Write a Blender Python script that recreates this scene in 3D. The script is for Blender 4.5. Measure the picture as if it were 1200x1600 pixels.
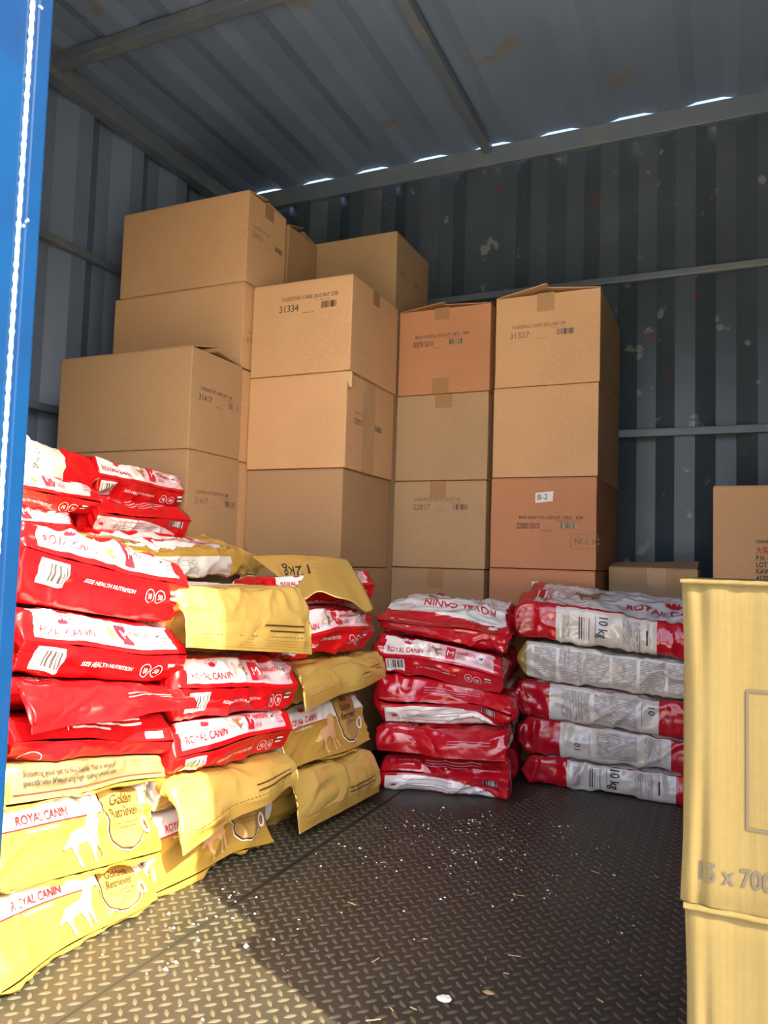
import bpy, bmesh, math, random
import numpy as np
from mathutils import Vector, Matrix

# ------------------------------------------------------------------ reset
for o in list(bpy.data.objects):
    bpy.data.objects.remove(o)
SC = bpy.context.scene
COL = SC.collection
rad = math.radians

# ------------------------------------------------------------------ camera
cam = bpy.data.cameras.new('camera')
cam.sensor_fit = 'VERTICAL'
cam.sensor_height = 36.0
cam.lens = 36.0 * 1185.3 / 1600.0
cam.clip_start = 0.02
cam.clip_end = 200
camo = bpy.data.objects.new('camera', cam)
COL.objects.link(camo)
yaw, pitch, roll = rad(24.389), rad(3.758), rad(1.7415)
r_ = Vector((math.cos(yaw), math.sin(yaw), 0)); f_ = Vector((-math.sin(yaw), math.cos(yaw), 0)); u_ = Vector((0, 0, 1))
f2 = f_ * math.cos(pitch) + u_ * math.sin(pitch)
u2 = -f_ * math.sin(pitch) + u_ * math.cos(pitch)
r3 = r_ * math.cos(roll) + u2 * math.sin(roll)
u3 = -r_ * math.sin(roll) + u2 * math.cos(roll)
camo.matrix_world = Matrix(((r3.x, u3.x, -f2.x, 0), (r3.y, u3.y, -f2.y, 0), (r3.z, u3.z, -f2.z, 0.65), (0, 0, 0, 1)))
SC.camera = camo

# ------------------------------------------------------------------ sky, sun, exposure
SKY_STRENGTH = 0.40
SUN_STRENGTH = 11.0
EXPOSURE = 1.18
SUN_DIR = Vector((-0.704, 0.315, -0.636)).normalized()
w = bpy.data.worlds.new('sky'); SC.world = w
w.use_nodes = True
nt = w.node_tree; nt.nodes.clear()
sky = nt.nodes.new('ShaderNodeTexSky'); sky.sky_type = 'NISHITA'; sky.sun_disc = False
sky.sun_elevation = rad(39.5); sky.sun_rotation = math.atan2(0.704, -0.315); sky.dust_density = 5.0; sky.air_density = 0.8
bg = nt.nodes.new('ShaderNodeBackground'); bg.inputs['Strength'].default_value = SKY_STRENGTH
wo = nt.nodes.new('ShaderNodeOutputWorld')
nt.links.new(sky.outputs[0], bg.inputs[0]); nt.links.new(bg.outputs[0], wo.inputs[0])
sun = bpy.data.lights.new('sun', 'SUN'); sun.energy = SUN_STRENGTH; sun.angle = rad(0.6); sun.color = (1.0, 0.86, 0.54)
suno = bpy.data.objects.new('sun', sun); COL.objects.link(suno)
suno.rotation_euler = SUN_DIR.to_track_quat('-Z', 'Y').to_euler()
suno.location = (4, -3, 6)
SC.view_settings.view_transform = 'Standard'; SC.view_settings.look = 'None'
SC.view_settings.exposure = EXPOSURE; SC.view_settings.gamma = 1.0
SC.view_settings.use_curve_mapping = False

# ------------------------------------------------------------------ materials
MATS = {}
def mat(name, col, rough=0.6, metal=0.0, coat=0.0, bumps=(), var=None, spec=0.5):
    """bumps: (kind, scale, strength, distance); var: (colour, scale, lo, hi)"""
    if name in MATS: return MATS[name]
    m = bpy.data.materials.new(name); m.use_nodes = True
    n = m.node_tree.nodes; l = m.node_tree.links
    b = n['Principled BSDF']
    b.inputs['Base Color'].default_value = (*col, 1); b.inputs['Roughness'].default_value = rough
    b.inputs['Metallic'].default_value = metal; b.inputs['Coat Weight'].default_value = coat
    b.inputs['Coat Roughness'].default_value = 0.12; b.inputs['Specular IOR Level'].default_value = spec
    tc = n.new('ShaderNodeTexCoord')
    last = None
    for kind, scale, st, dist in bumps:
        t = n.new('ShaderNodeTexNoise'); t.inputs['Scale'].default_value = scale
        t.inputs['Detail'].default_value = 3.0
        if kind == 'ridge': t.noise_type = 'RIDGED_MULTIFRACTAL'; t.inputs['Detail'].default_value = 1.5
        src = tc.outputs['Object']
        if kind == 'flute':
            mp = n.new('ShaderNodeMapping'); mp.inputs['Scale'].default_value = (1, 1, 0.03); l.new(src, mp.inputs[0]); src = mp.outputs[0]
        l.new(src, t.inputs['Vector'])
        bp = n.new('ShaderNodeBump'); bp.inputs['Strength'].default_value = st; bp.inputs['Distance'].default_value = dist
        l.new(t.outputs[0], bp.inputs['Height'])
        if last: l.new(last, bp.inputs['Normal'])
        last = bp.outputs[0]
    if last: l.new(last, b.inputs['Normal'])
    prev = None
    for v in (var or ()):
        c2, scale, lo, hi = v
        t = n.new('ShaderNodeTexNoise'); t.inputs['Scale'].default_value = scale; t.inputs['Detail'].default_value = 6
        l.new(tc.outputs['Object'], t.inputs['Vector'])
        mr = n.new('ShaderNodeMapRange'); mr.inputs['From Min'].default_value = lo; mr.inputs['From Max'].default_value = hi
        l.new(t.outputs[0], mr.inputs['Value'])
        mx = n.new('ShaderNodeMix'); mx.data_type = 'RGBA'
        l.new(mr.outputs[0], mx.inputs['Factor'])
        if prev: l.new(prev, mx.inputs['A'])
        else: mx.inputs['A'].default_value = (*col, 1)
        mx.inputs['B'].default_value = (*c2, 1)
        prev = mx.outputs['Result']
    if prev: l.new(prev, b.inputs['Base Color'])
    MATS[name] = m
    return m

FILM = (('ridge', 11, 0.55, 0.010), ('ridge', 30, 0.35, 0.004))
WRAP = (('ridge', 15, 0.8, 0.012), ('ridge', 42, 0.6, 0.004))
mat('red_film', (0.50, 0.005, 0.008), 0.32, 0, 0.1, FILM, None, 0.35)
mat('white_film', (0.72, 0.70, 0.70), 0.32, 0, 0.1, FILM, None, 0.35)
mat('pink_film', (0.70, 0.46, 0.50), 0.32, 0, 0.1, FILM, None, 0.35)
mat('pale_film', (0.58, 0.55, 0.51), 0.32, 0, 0.1, FILM, None, 0.35)
mat('gold_film', (0.60, 0.375, 0.072), 0.24, 0.45, 0.2, FILM)
mat('bright_gold_film', (0.66, 0.445, 0.115), 0.24, 0.4, 0.2, FILM)
for nm, c in (('red', (0.50, 0.007, 0.018)), ('white', (0.77, 0.74, 0.72)), ('pale', (0.64, 0.60, 0.53)), ('gold', (0.46, 0.31, 0.10)), ('pink', (0.66, 0.44, 0.47))): mat(nm + '_wrap', c, 0.17, 0, 0.6, WRAP)
mat('red_ink', (0.55, 0.012, 0.03), 0.4)
mat('white_ink', (0.75, 0.72, 0.72), 0.4)
mat('black_ink', (0.025, 0.022, 0.025), 0.5)
mat('grey_ink', (0.25, 0.22, 0.24), 0.5)
mat('pink_ink', (0.62, 0.25, 0.30), 0.4)
mat('brown_ink', (0.055, 0.024, 0.008), 0.4)
mat('badge_gold', (0.42, 0.25, 0.07), 0.33, 0.2, 0.2, FILM)
mat('beige_film', (0.27, 0.20, 0.11), 0.26, 0.3, 0.1, FILM)
mat('dog_tan', (0.56, 0.31, 0.15), 0.4)
mat('dog_cream', (0.72, 0.56, 0.34), 0.4)
mat('dog_brown', (0.30, 0.13, 0.05), 0.4)
mat('dog_pale', (0.62, 0.42, 0.36), 0.4)
CB = (('flute', 260, 0.12, 0.001), ('noise', 90, 0.10, 0.001))
CV = lambda c: ((tuple(x * 0.86 for x in c), 3.0, 0.45, 0.75), (tuple(x * 1.08 for x in c), 140, 0.45, 0.8))
def card(name, c): return mat(name, c, 0.75, 0, 0, CB, CV(c), 0.3)
card('tan_cardboard', (0.60, 0.355, 0.18))
card('orange_cardboard', (0.49, 0.225, 0.11))
card('olive_cardboard', (0.43, 0.275, 0.145))
card('dull_cardboard', (0.39, 0.24, 0.125))
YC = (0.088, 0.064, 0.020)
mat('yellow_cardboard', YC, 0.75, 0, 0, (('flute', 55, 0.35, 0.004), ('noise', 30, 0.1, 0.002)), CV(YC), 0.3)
mat('carton_edge', (0.17, 0.128, 0.058), 0.8)
mat('torn_paper', (0.58, 0.37, 0.20), 0.8)
mat('clear_tape', (0.46, 0.275, 0.14), 0.12, 0, 0.4, (('ridge', 40, 0.5, 0.003),))
mat('brown_tape', (0.38, 0.205, 0.095), 0.22, 0, 0.3, (('ridge', 40, 0.3, 0.002),))
mat('carton_ink', (0.045, 0.035, 0.035), 0.7)
mat('faded_ink', (0.17, 0.11, 0.075), 0.7)
mat('lilac_ink', (0.036, 0.028, 0.022), 0.7)
mat('paper', (0.75, 0.73, 0.70), 0.6)
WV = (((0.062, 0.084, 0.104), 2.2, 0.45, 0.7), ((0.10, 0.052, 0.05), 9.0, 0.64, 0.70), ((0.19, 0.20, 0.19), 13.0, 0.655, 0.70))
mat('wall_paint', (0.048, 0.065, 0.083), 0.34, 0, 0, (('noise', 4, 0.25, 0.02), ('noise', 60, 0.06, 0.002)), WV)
mat('hazed_end_wall_paint', (0.17, 0.225, 0.325), 0.45, 0, 0, (('noise', 4, 0.25, 0.02),), (((0.145, 0.195, 0.285), 2.2, 0.45, 0.7), ((0.10, 0.075, 0.07), 9.0, 0.68, 0.74)))  # lighter and bluer than the back wall: lens haze put into the paint
mat('hazed_ceiling_paint', (0.165, 0.222, 0.325), 0.5, 0, 0, (('noise', 3, 0.2, 0.02),), (((0.14, 0.19, 0.285), 2.0, 0.4, 0.7), ((0.18, 0.17, 0.16), 7.0, 0.64, 0.72)))  # blue-grey veil of glare under the roof is mixed into this colour
mat('beam_paint', (0.125, 0.155, 0.20), 0.45, 0, 0, (('noise', 30, 0.1, 0.003),), (((0.17, 0.185, 0.19), 8, 0.5, 0.7),))
mat('blue_paint', (0.002, 0.024, 0.088), 0.35, 0, 0.0, (('noise', 25, 0.12, 0.004),), (((0.003, 0.018, 0.07), 6, 0.4, 0.7), ((0.25, 0.27, 0.25), 26, 0.71, 0.74)), 0.25)
mat('bead_paint', (0.12, 0.22, 0.36), 0.25, 0, 0.4, (('noise', 120, 0.6, 0.004),))
mat('outside_ground', (0.74, 0.71, 0.64), 0.9, 0, 0, (('noise', 6, 0.2, 0.03),))
mat('steel_plate', (0.026, 0.0255, 0.0195), 0.45, 0.0, 0, (('noise', 70, 0.25, 0.002),), (((0.040, 0.036, 0.025), 5.0, 0.42, 0.7), ((0.085, 0.045, 0.018), 3.3, 0.68, 0.78), ((0.036, 0.032, 0.025), 22, 0.5, 0.75)))
mat('worn_steel', (0.085, 0.075, 0.053), 0.35, 0.0, 0, (('noise', 120, 0.2, 0.001),), (((0.085, 0.062, 0.036), 6, 0.55, 0.75),))
mat('foam', (0.8, 0.79, 0.76), 0.8)
mat('straw', (0.40, 0.28, 0.12), 0.8)
mat('rust', (0.26, 0.11, 0.03), 0.8, 0, 0, (), (((0.14, 0.09, 0.05), 60, 0.45, 0.6),))

def stripes(name, paper, ink, kind):
    """flat print: fine text lines or barcode bars, drawn along the UV metres of a printed patch"""
    m = bpy.data.materials.new(name); m.use_nodes = True
    n = m.node_tree.nodes; l = m.node_tree.links; b = n['Principled BSDF']; b.inputs['Roughness'].default_value = 0.35
    uv = n.new('ShaderNodeUVMap'); uv.uv_map = 'uv'
    sp = n.new('ShaderNodeSeparateXYZ'); l.new(uv.outputs[0], sp.inputs[0])
    def mth(op, a, bb):
        q = n.new('ShaderNodeMath'); q.operation = op
        for i, v in enumerate((a, bb)):
            if isinstance(v, (int, float)): q.inputs[i].default_value = v
            else: l.new(v, q.inputs[i])
        return q.outputs[0]
    if kind == 'bars':
        cb = n.new('ShaderNodeCombineXYZ'); l.new(mth('FLOOR', mth('MULTIPLY', sp.outputs[0], 900), 0), cb.inputs[0])
        wn = n.new('ShaderNodeTexWhiteNoise'); l.new(cb.outputs[0], wn.inputs['Vector'])
        fac = mth('GREATER_THAN', wn.outputs['Value'], 0.45)
    else:
        a, c = (0, 1) if kind == 'cols' else (1, 0)
        row = mth('FRACT', mth('MULTIPLY', sp.outputs[a], 230), 0)
        on = mth('GREATER_THAN', row, 0.5)
        cb = n.new('ShaderNodeCombineXYZ')
        l.new(mth('FLOOR', mth('MULTIPLY', sp.outputs[a], 230), 0), cb.inputs[0]); l.new(mth('FLOOR', mth('MULTIPLY', sp.outputs[c], 110), 0), cb.inputs[1])
        wn = n.new('ShaderNodeTexWhiteNoise'); l.new(cb.outputs[0], wn.inputs['Vector'])
        fac = mth('MULTIPLY', on, mth('GREATER_THAN', wn.outputs['Value'], 0.22))
    mx = n.new('ShaderNodeMix'); mx.data_type = 'RGBA'; l.new(fac, mx.inputs['Factor'])
    mx.inputs['A'].default_value = (*paper, 1); mx.inputs['B'].default_value = (*ink, 1)
    l.new(mx.outputs['Result'], b.inputs['Base Color'])
    MATS[name] = m
stripes('fine_print_rows', (0.58, 0.55, 0.51), (0.30, 0.27, 0.25), 'rows')
stripes('fine_print_columns', (0.58, 0.55, 0.51), (0.30, 0.27, 0.25), 'cols')
stripes('barcode_print', (0.72, 0.70, 0.68), (0.05, 0.045, 0.045), 'bars')
stripes('carton_barcode', (0.40, 0.25, 0.13), (0.10, 0.075, 0.06), 'bars')

# ------------------------------------------------------------------ object helpers
def link_mesh(name, verts, faces, mats, parent=None, fmat=None, loc=None, smooth=False, uvs=None):
    me = bpy.data.meshes.new(name)
    V = np.asarray(verts, dtype=np.float64)
    if loc is not None: V = V - np.asarray(loc)
    me.from_pydata(V.tolist(), [], faces if isinstance(faces, list) else faces.tolist())
    for m in (mats if isinstance(mats, (list, tuple)) else [mats]): me.materials.append(MATS[m])
    if fmat is not None: me.polygons.foreach_set('material_index', np.asarray(fmat, dtype=np.int32))
    if smooth: me.polygons.foreach_set('use_smooth', np.ones(len(me.polygons), dtype=bool))
    if uvs is not None:
        ul = me.uv_layers.new(name='uv')
        li = np.zeros(len(me.loops), dtype=np.int32); me.loops.foreach_get('vertex_index', li)
        ul.data.foreach_set('uv', np.asarray(uvs, dtype=np.float32)[li].ravel())
    o = bpy.data.objects.new(name, me); COL.objects.link(o)
    if parent: o.parent = parent
    return o
def thing(name, label, cat, loc, group=None):
    o = bpy.data.objects.new(name, None); COL.objects.link(o); o.location = loc
    o.empty_display_size = 0.05
    o['label'] = label; o['category'] = cat
    if group: o['group'] = group
    return o
def tag(o, label=None, cat=None, group=None, kind=None):
    if label: o['label'] = label
    if cat: o['category'] = cat
    if group: o['group'] = group
    if kind: o['kind'] = kind
    return o
class Geo:
    def __init__(s): s.v = []; s.f = []
    def box(s, x0, x1, y0, y1, z0, z1):
        b = len(s.v)
        s.v += [(x, y, z) for z in (z0, z1) for y in (y0, y1) for x in (x0, x1)]
        s.f += [tuple(b + i for i in q) for q in ((0, 2, 3, 1), (4, 5, 7, 6), (0, 1, 5, 4), (2, 6, 7, 3), (0, 4, 6, 2), (1, 3, 7, 5))]
        return s
    def make(s, name, m, parent=None, loc=None, bevel=0, smooth=False):
        o = link_mesh(name, s.v, s.f, m, parent, loc=loc, smooth=smooth)
        if bevel:
            bm = bmesh.new(); bm.from_mesh(o.data)
            bmesh.ops.bevel(bm, geom=bm.edges[:], offset=bevel, segments=2, affect='EDGES', profile=0.6)
            bm.to_mesh(o.data); bm.free()
        return o

_fc = {}
def glyphs(text, bold=0.0, res=3):
    k = (text, bold)
    if k in _fc: return _fc[k]
    cu = bpy.data.curves.new('text', 'FONT'); cu.body = text; cu.size = 1.0; cu.offset = bold; cu.resolution_u = res; cu.fill_mode = 'FRONT'
    o = bpy.data.objects.new('text', cu)
    me = bpy.data.meshes.new_from_object(o)
    V = np.array([v.co[:2] for v in me.vertices]) if len(me.vertices) else np.zeros((0, 2))
    F = [tuple(p.vertices) for p in me.polygons]
    bpy.data.objects.remove(o); bpy.data.curves.remove(cu); bpy.data.meshes.remove(me)
    if len(V):
        V = V - np.array([V[:, 0].min(), 0])
    _fc[k] = (V, F)
    return _fc[k]
def subdiv(V, F, step):
    bm = bmesh.new()
    vs = [bm.verts.new((x, y, 0)) for x, y in V]
    for f in F:
        try: bm.faces.new([vs[i] for i in f])
        except ValueError: pass
    for _ in range(5):
        es = [e for e in bm.edges if e.calc_length() > step]
        if not es: break
        bmesh.ops.subdivide_edges(bm, edges=es, cuts=1)
        bmesh.ops.triangulate(bm, faces=[f for f in bm.faces if len(f.verts) > 4])
    bm.verts.index_update()
    V2 = np.array([v.co[:2] for v in bm.verts]); F2 = [tuple(v.index for v in f.verts) for f in bm.faces]
    bm.free()
    return V2, F2
def poly2(pts):
    """triangulated flat polygon from an outline"""
    bm = bmesh.new(); vs = [bm.verts.new((x, y, 0)) for x, y in pts]
    f = bm.faces.new(vs); bmesh.ops.triangulate(bm, faces=[f])
    bm.verts.index_update()
    V = np.array([v.co[:2] for v in bm.verts]); F = [tuple(v.index for v in q.verts) for q in bm.faces]; bm.free()
    return V, F
def grid2(x0, x1, y0, y1, step):
    nx = max(1, int(math.ceil((x1 - x0) / step))); ny = max(1, int(math.ceil((y1 - y0) / step)))
    V = np.array([(x0 + (x1 - x0) * i / nx, y0 + (y1 - y0) * j / ny) for j in range(ny + 1) for i in range(nx + 1)])
    F = [(j * (nx + 1) + i, j * (nx + 1) + i + 1, (j + 1) * (nx + 1) + i + 1, (j + 1) * (nx + 1) + i) for j in range(ny) for i in range(nx)]
    return V, F
def ring2(cx, cy, rx, ry, wd, n=28, a0=0, a1=360):
    V = []; F = []
    m = n if a1 - a0 >= 360 else n + 1
    for i in range(m):
        a = rad(a0 + (a1 - a0) * i / n)
        V += [(cx + rx * math.cos(a), cy + ry * math.sin(a)), (cx + (rx - wd) * math.cos(a), cy + (ry - wd) * math.sin(a))]
    for i in range(n):
        j = (i + 1) % m
        F.append((2 * i, 2 * j, 2 * j + 1, 2 * i + 1))
    return np.array(V), F
def disc2(cx, cy, rx, ry, n=22):
    return poly2([(cx + rx * math.cos(2 * math.pi * i / n), cy + ry * math.sin(2 * math.pi * i / n)) for i in range(n)])
CROWN = [(-.5, 0), (-.62, .32), (-.42, .2), (-.36, .52), (-.2, .26), (0, .62), (.2, .26), (.36, .52), (.42, .2), (.62, .32), (.5, 0), (.25, -.1), (-.25, -.1)]
DOG = [(-.95, .02), (-.70, .10), (-.55, .22), (-.45, .36), (-.1, .40), (.25, .42), (.42, .62), (.55, .80), (.66, .86), (.78, .80), (.98, .72), (1.0, .62), (.84, .56), (.80, .40), (.70, .22),
       (.62, .05), (.60, -.30), (.62, -.62), (.72, -.70), (.52, -.70), (.46, -.40), (.40, -.05), (.36, -.40), (.34, -.66), (.44, -.74), (.24, -.74), (.22, -.30), (.10, -.05), (-.20, -.06), (-.30, -.30), (-.24, -.62), (-.14, -.72), (-.34, -.72), (-.42, -.34), (-.50, -.05), (-.62, -.02), (-.8, -.08)]

SINGLES = {'lettering', 'small_print', 'ingredients_text', 'barcode_label', 'red_line', 'roundel', 'divider', 'size_mark', 'dog_picture', 'flag_label', 'tape', 'paper_label'}
LABELS = {'tape', 'clear_tape', 'torn_patch', 'paper_label', 'barcode', 'barcode_label', 'badge', 'back_panel', 'brand_lettering', 'flag_label', 'size_mark', 'ingredients_text', 'seal_crimp', 'printed_frame'}   # own part of the thing; the rest is print on its face
class Printer:
    """collects flat print by (name, material) and lays it on a surface through a mapping function"""
    def __init__(s, mapf, step=0.0055): s.mapf = mapf; s.step = step; s.d = {}; s.lift = 1.0
    def add(s, name, m, chart, V, F, off=0.0012, uvs=None, sub=True):
        if len(V) == 0: return
        V, F = (subdiv(V, F, s.step) if sub else (np.asarray(V), F))
        P = s.mapf(chart, V[:, 0], V[:, 1], off * s.lift)
        key = (name, m, len(s.d)) if name in SINGLES else (name, m, -1)
        e = s.d.setdefault(key, [[], [], [], 0])
        e[1] += [tuple(i + e[3] for i in f) for f in F]
        e[0].append(P); e[2].append(uvs if uvs is not None else V); e[3] += len(V)
    def patch(s, name, m, chart, x0, x1, y0, y1, off=0.0008):
        V, F = grid2(x0, x1, y0, y1, s.step); s.add(name, m, chart, V, F, off, sub=False)
    def text(s, chart, txt, x, y, h, m, name='lettering', rot=0, sx=1.0, shear=0.0, bold=0.0, off=0.0016, align='l', flipy=1):
        V, F = glyphs(txt, bold)
        if len(V) == 0: return
        k = h / 0.72
        q = np.stack([(V[:, 0] + shear * V[:, 1]) * k * sx, V[:, 1] * k], 1)
        if align == 'c': q[:, 0] -= q[:, 0].max() / 2
        c, sn = math.cos(rad(rot)), math.sin(rad(rot))
        q = np.stack([q[:, 0] * c - q[:, 1] * sn + x, q[:, 0] * sn + q[:, 1] * c + y], 1)
        s.add(name, m, chart, q, F, off)
    def shape(s, chart, pts, x, y, sc, m, name='print', off=0.0014, rot=0):
        V, F = poly2(pts); c, sn = math.cos(rad(rot)), math.sin(rad(rot))
        V = V * sc
        V = np.stack([V[:, 0] * c - V[:, 1] * sn + x, V[:, 0] * sn + V[:, 1] * c + y], 1)
        s.add(name, m, chart, V, F, off)
    def bake(s, parent, loc, whole=None):
        for (name, m, _k), (P, F, U, _) in s.d.items():
            link_mesh(name, np.concatenate(P), F, m, whole if (whole and name in LABELS) else parent, loc=loc, smooth=True, uvs=np.concatenate(U))

# ------------------------------------------------------------------ the container shell
def corrugated(a0, a1, pitch, depth, phase):
    """profile points (along, depth) of a trapezoid sheet; depth 0 = recessed flat, depth = proud flat"""
    pts = []; k0 = int(math.floor((a0 - phase) / pitch)) - 1
    q = pitch / 4
    for k in range(k0, k0 + int((a1 - a0) / pitch) + 4):
        b = phase + k * pitch
        pts += [(b, 0), (b + q, 0), (b + 2 * q, depth), (b + 3 * q, depth)]
    return [(min(max(a, a0), a1), d) for a, d in pts if a0 - pitch < a < a1 + pitch]
def sheet(name, prof, place, lo, hi, m, n=6):
    V = []; F = []
    for a, d in prof:
        for i in range(n + 1): V.append(place(a, d, lo + (hi - lo) * i / n))
    for j in range(len(prof) - 1):
        for i in range(n):
            F.append((j * (n + 1) + i, (j + 1) * (n + 1) + i, (j + 1) * (n + 1) + i + 1, j * (n + 1) + i + 1))
    o = link_mesh(name, V, F, m)
    o['kind'] = 'structure'
    mod = o.modifiers.new('thick', 'SOLIDIFY'); mod.thickness = 0.002; mod.offset = 0
    return o
XL, XR, YF, YB, ZT = -2.31, 2.30, 0.72, 3.13, 2.47
# back wall: recessed flat starts at x = -0.328 + k*0.29
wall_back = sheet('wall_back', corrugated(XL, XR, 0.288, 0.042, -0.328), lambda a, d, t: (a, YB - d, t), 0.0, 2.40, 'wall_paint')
wall_left = sheet('wall_left', corrugated(YF, YB, 0.288, 0.042, 0.80), lambda a, d, t: (XL - 0.042 + d, a, t), 0.0, 2.51, 'hazed_end_wall_paint')
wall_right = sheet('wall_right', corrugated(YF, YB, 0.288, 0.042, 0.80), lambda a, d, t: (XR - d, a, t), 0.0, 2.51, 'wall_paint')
# roof: flutes run front to back, high flats over the bright gaps
roofp = []
for k in range(-5, 14):
    c = -1.225 + 0.2905 * k
    roofp += [(c - 0.10, ZT + 0.003), (c - 0.048, ZT + 0.018), (c + 0.048, ZT + 0.018), (c + 0.10, ZT + 0.003)]
roofp = [(min(max(a, XL - 0.05), XR + 0.05), d) for a, d in roofp]
ceiling = sheet('ceiling', roofp, lambda a, d, t: (a, t, d), YF - 0.02, YB - 0.035, 'hazed_ceiling_paint')
# front wall with the doorway the sun comes through
g = Geo(); g.box(XL - 0.05, -1.015, 0.72, 0.79, -0.05, 2.52); g.box(-1.015, 0.27, 0.72, 0.79, 1.99, 2.52); g.box(0.27, XR + 0.05, 0.72, 0.79, -0.05, 2.52)
tag(g.make('wall_front', 'blue_paint'), kind='structure')
# top rails and middle rails
for nm, b in (('trim_1', (XL, XR, 3.078, 3.115, 2.385, ZT - 0.002)), ('trim_2', (XL - 0.002, XL + 0.06, YF + 0.07, 3.055, 2.392, ZT - 0.002)),
              ('trim_3', (XL + 0.06, -0.965, 1.905, 1.955, 2.425, ZT - 0.002)), ('trim_4', (-0.965, -0.925, 1.80, 3.055, 2.43, ZT - 0.002)),
              ('trim_5', (XL, XR, 3.062, 3.088, 1.787, 1.815)), ('trim_6', (XL, XR, 3.062, 3.088, 1.165, 1.195)),
              ('trim_7', (XL - 0.002, XL + 0.026, YF + 0.07, 3.06, 1.80, 1.83)), ('trim_8', (XL - 0.002, XL + 0.026, YF + 0.07, 3.06, 1.165, 1.195))):
    tag(Geo().box(*b).make(nm, 'beam_paint', bevel=0.004), kind='structure')
# blue door jamb at the left of the doorway: post, weld bead, lip
post = thing('door_jamb', 'bright blue painted steel door jamb with a weld bead, at the far left of the photo', 'door frame', (-1.0, 0.72, 0))
lp = (-1.0, 0.72, 0)
Geo().box(-1.014, -0.962, 0.64, 0.772, -0.08, 1.988).make('jamb_post', 'blue_paint', post, lp, bevel=0.008)
Geo().box(-1.0, -0.951, 0.774, 0.802, -0.02, 1.988).make('jamb_lip', 'blue_paint', post, lp, bevel=0.004)
rng = random.Random(3)
V = []; F = []; N = 260; S = 8
for i in range(N + 1):
    z = -0.02 + 2.0 * i / N; rr = 0.0042 + 0.0011 * math.sin(i * 2.4) + rng.uniform(-.0004, .0004)
    for j in range(S):
        a = 2 * math.pi * j / S; V.append((-0.9625 + rr * math.cos(a), 0.7735 + rr * 1.1 * math.sin(a), z))
for i in range(N):
    for j in range(S): F.append((i * S + j, i * S + (j + 1) % S, (i + 1) * S + (j + 1) % S, (i + 1) * S + j))
link_mesh('weld_bead', V, F, 'bead_paint', post, loc=lp, smooth=True)
# floor: two welded diamond plates, the joint runs front to back
floor_root = Geo().box(XL, XR, 0.70, YB, -0.05, -0.006).make('floor', 'steel_plate'); tag(floor_root, kind='structure')
Geo().box(XL, -0.8465, 0.70, YB, -0.006, 0).make('steel_plate', 'steel_plate', floor_root)
Geo().box(-0.8415, XR, 0.70, YB, -0.006, 0).make('steel_plate', 'steel_plate', floor_root)
V = []; F = []
P = 0.0291
for i in range(-45, 30):
    for j in range(24, 84):
        for k in (0, 1):
            cx = (i + 0.5 * k) * P + 0.0005; cy = (j + 0.5 * k) * P + 0.004
            if cy < 0.72 or cx > 0.5 or cx < -1.02 or abs(cx + 0.844) < 0.008: continue
            if cx < -0.55 + 0.25 * (cy - 2.0) and cy > 1.9: continue
            a = rad(-45 if k == 0 else 45); c, s = math.cos(a), math.sin(a); b = len(V)
            for lx, ly, lz in ((-.0115, 0, -.0005), (-.006, -.0031, -.0005), (0, -.0042, -.0005), (.006, -.0031, -.0005), (.0115, 0, -.0005), (.006, .0031, -.0005), (0, .0042, -.0005), (-.006, .0031, -.0005), (-.0065, 0, .0022), (0, 0, .0030), (.0065, 0, .0022)):
                V.append((cx + lx * c - ly * s, cy + lx * s + ly * c, lz))
            F += [tuple(b + q for q in t) for t in ((0, 1, 8), (1, 2, 9, 8), (2, 3, 10, 9), (3, 4, 10), (4, 5, 10), (5, 6, 9, 10), (6, 7, 8, 9), (7, 0, 8))]
tag(link_mesh('tread_bumps', V, F, 'worn_steel', floor_root, smooth=True), kind='stuff')
# ground outside
tag(Geo().box(-14, 14, -14, 0.66, -1.15, -0.92).make('ground', 'outside_ground'), kind='structure')

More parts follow.
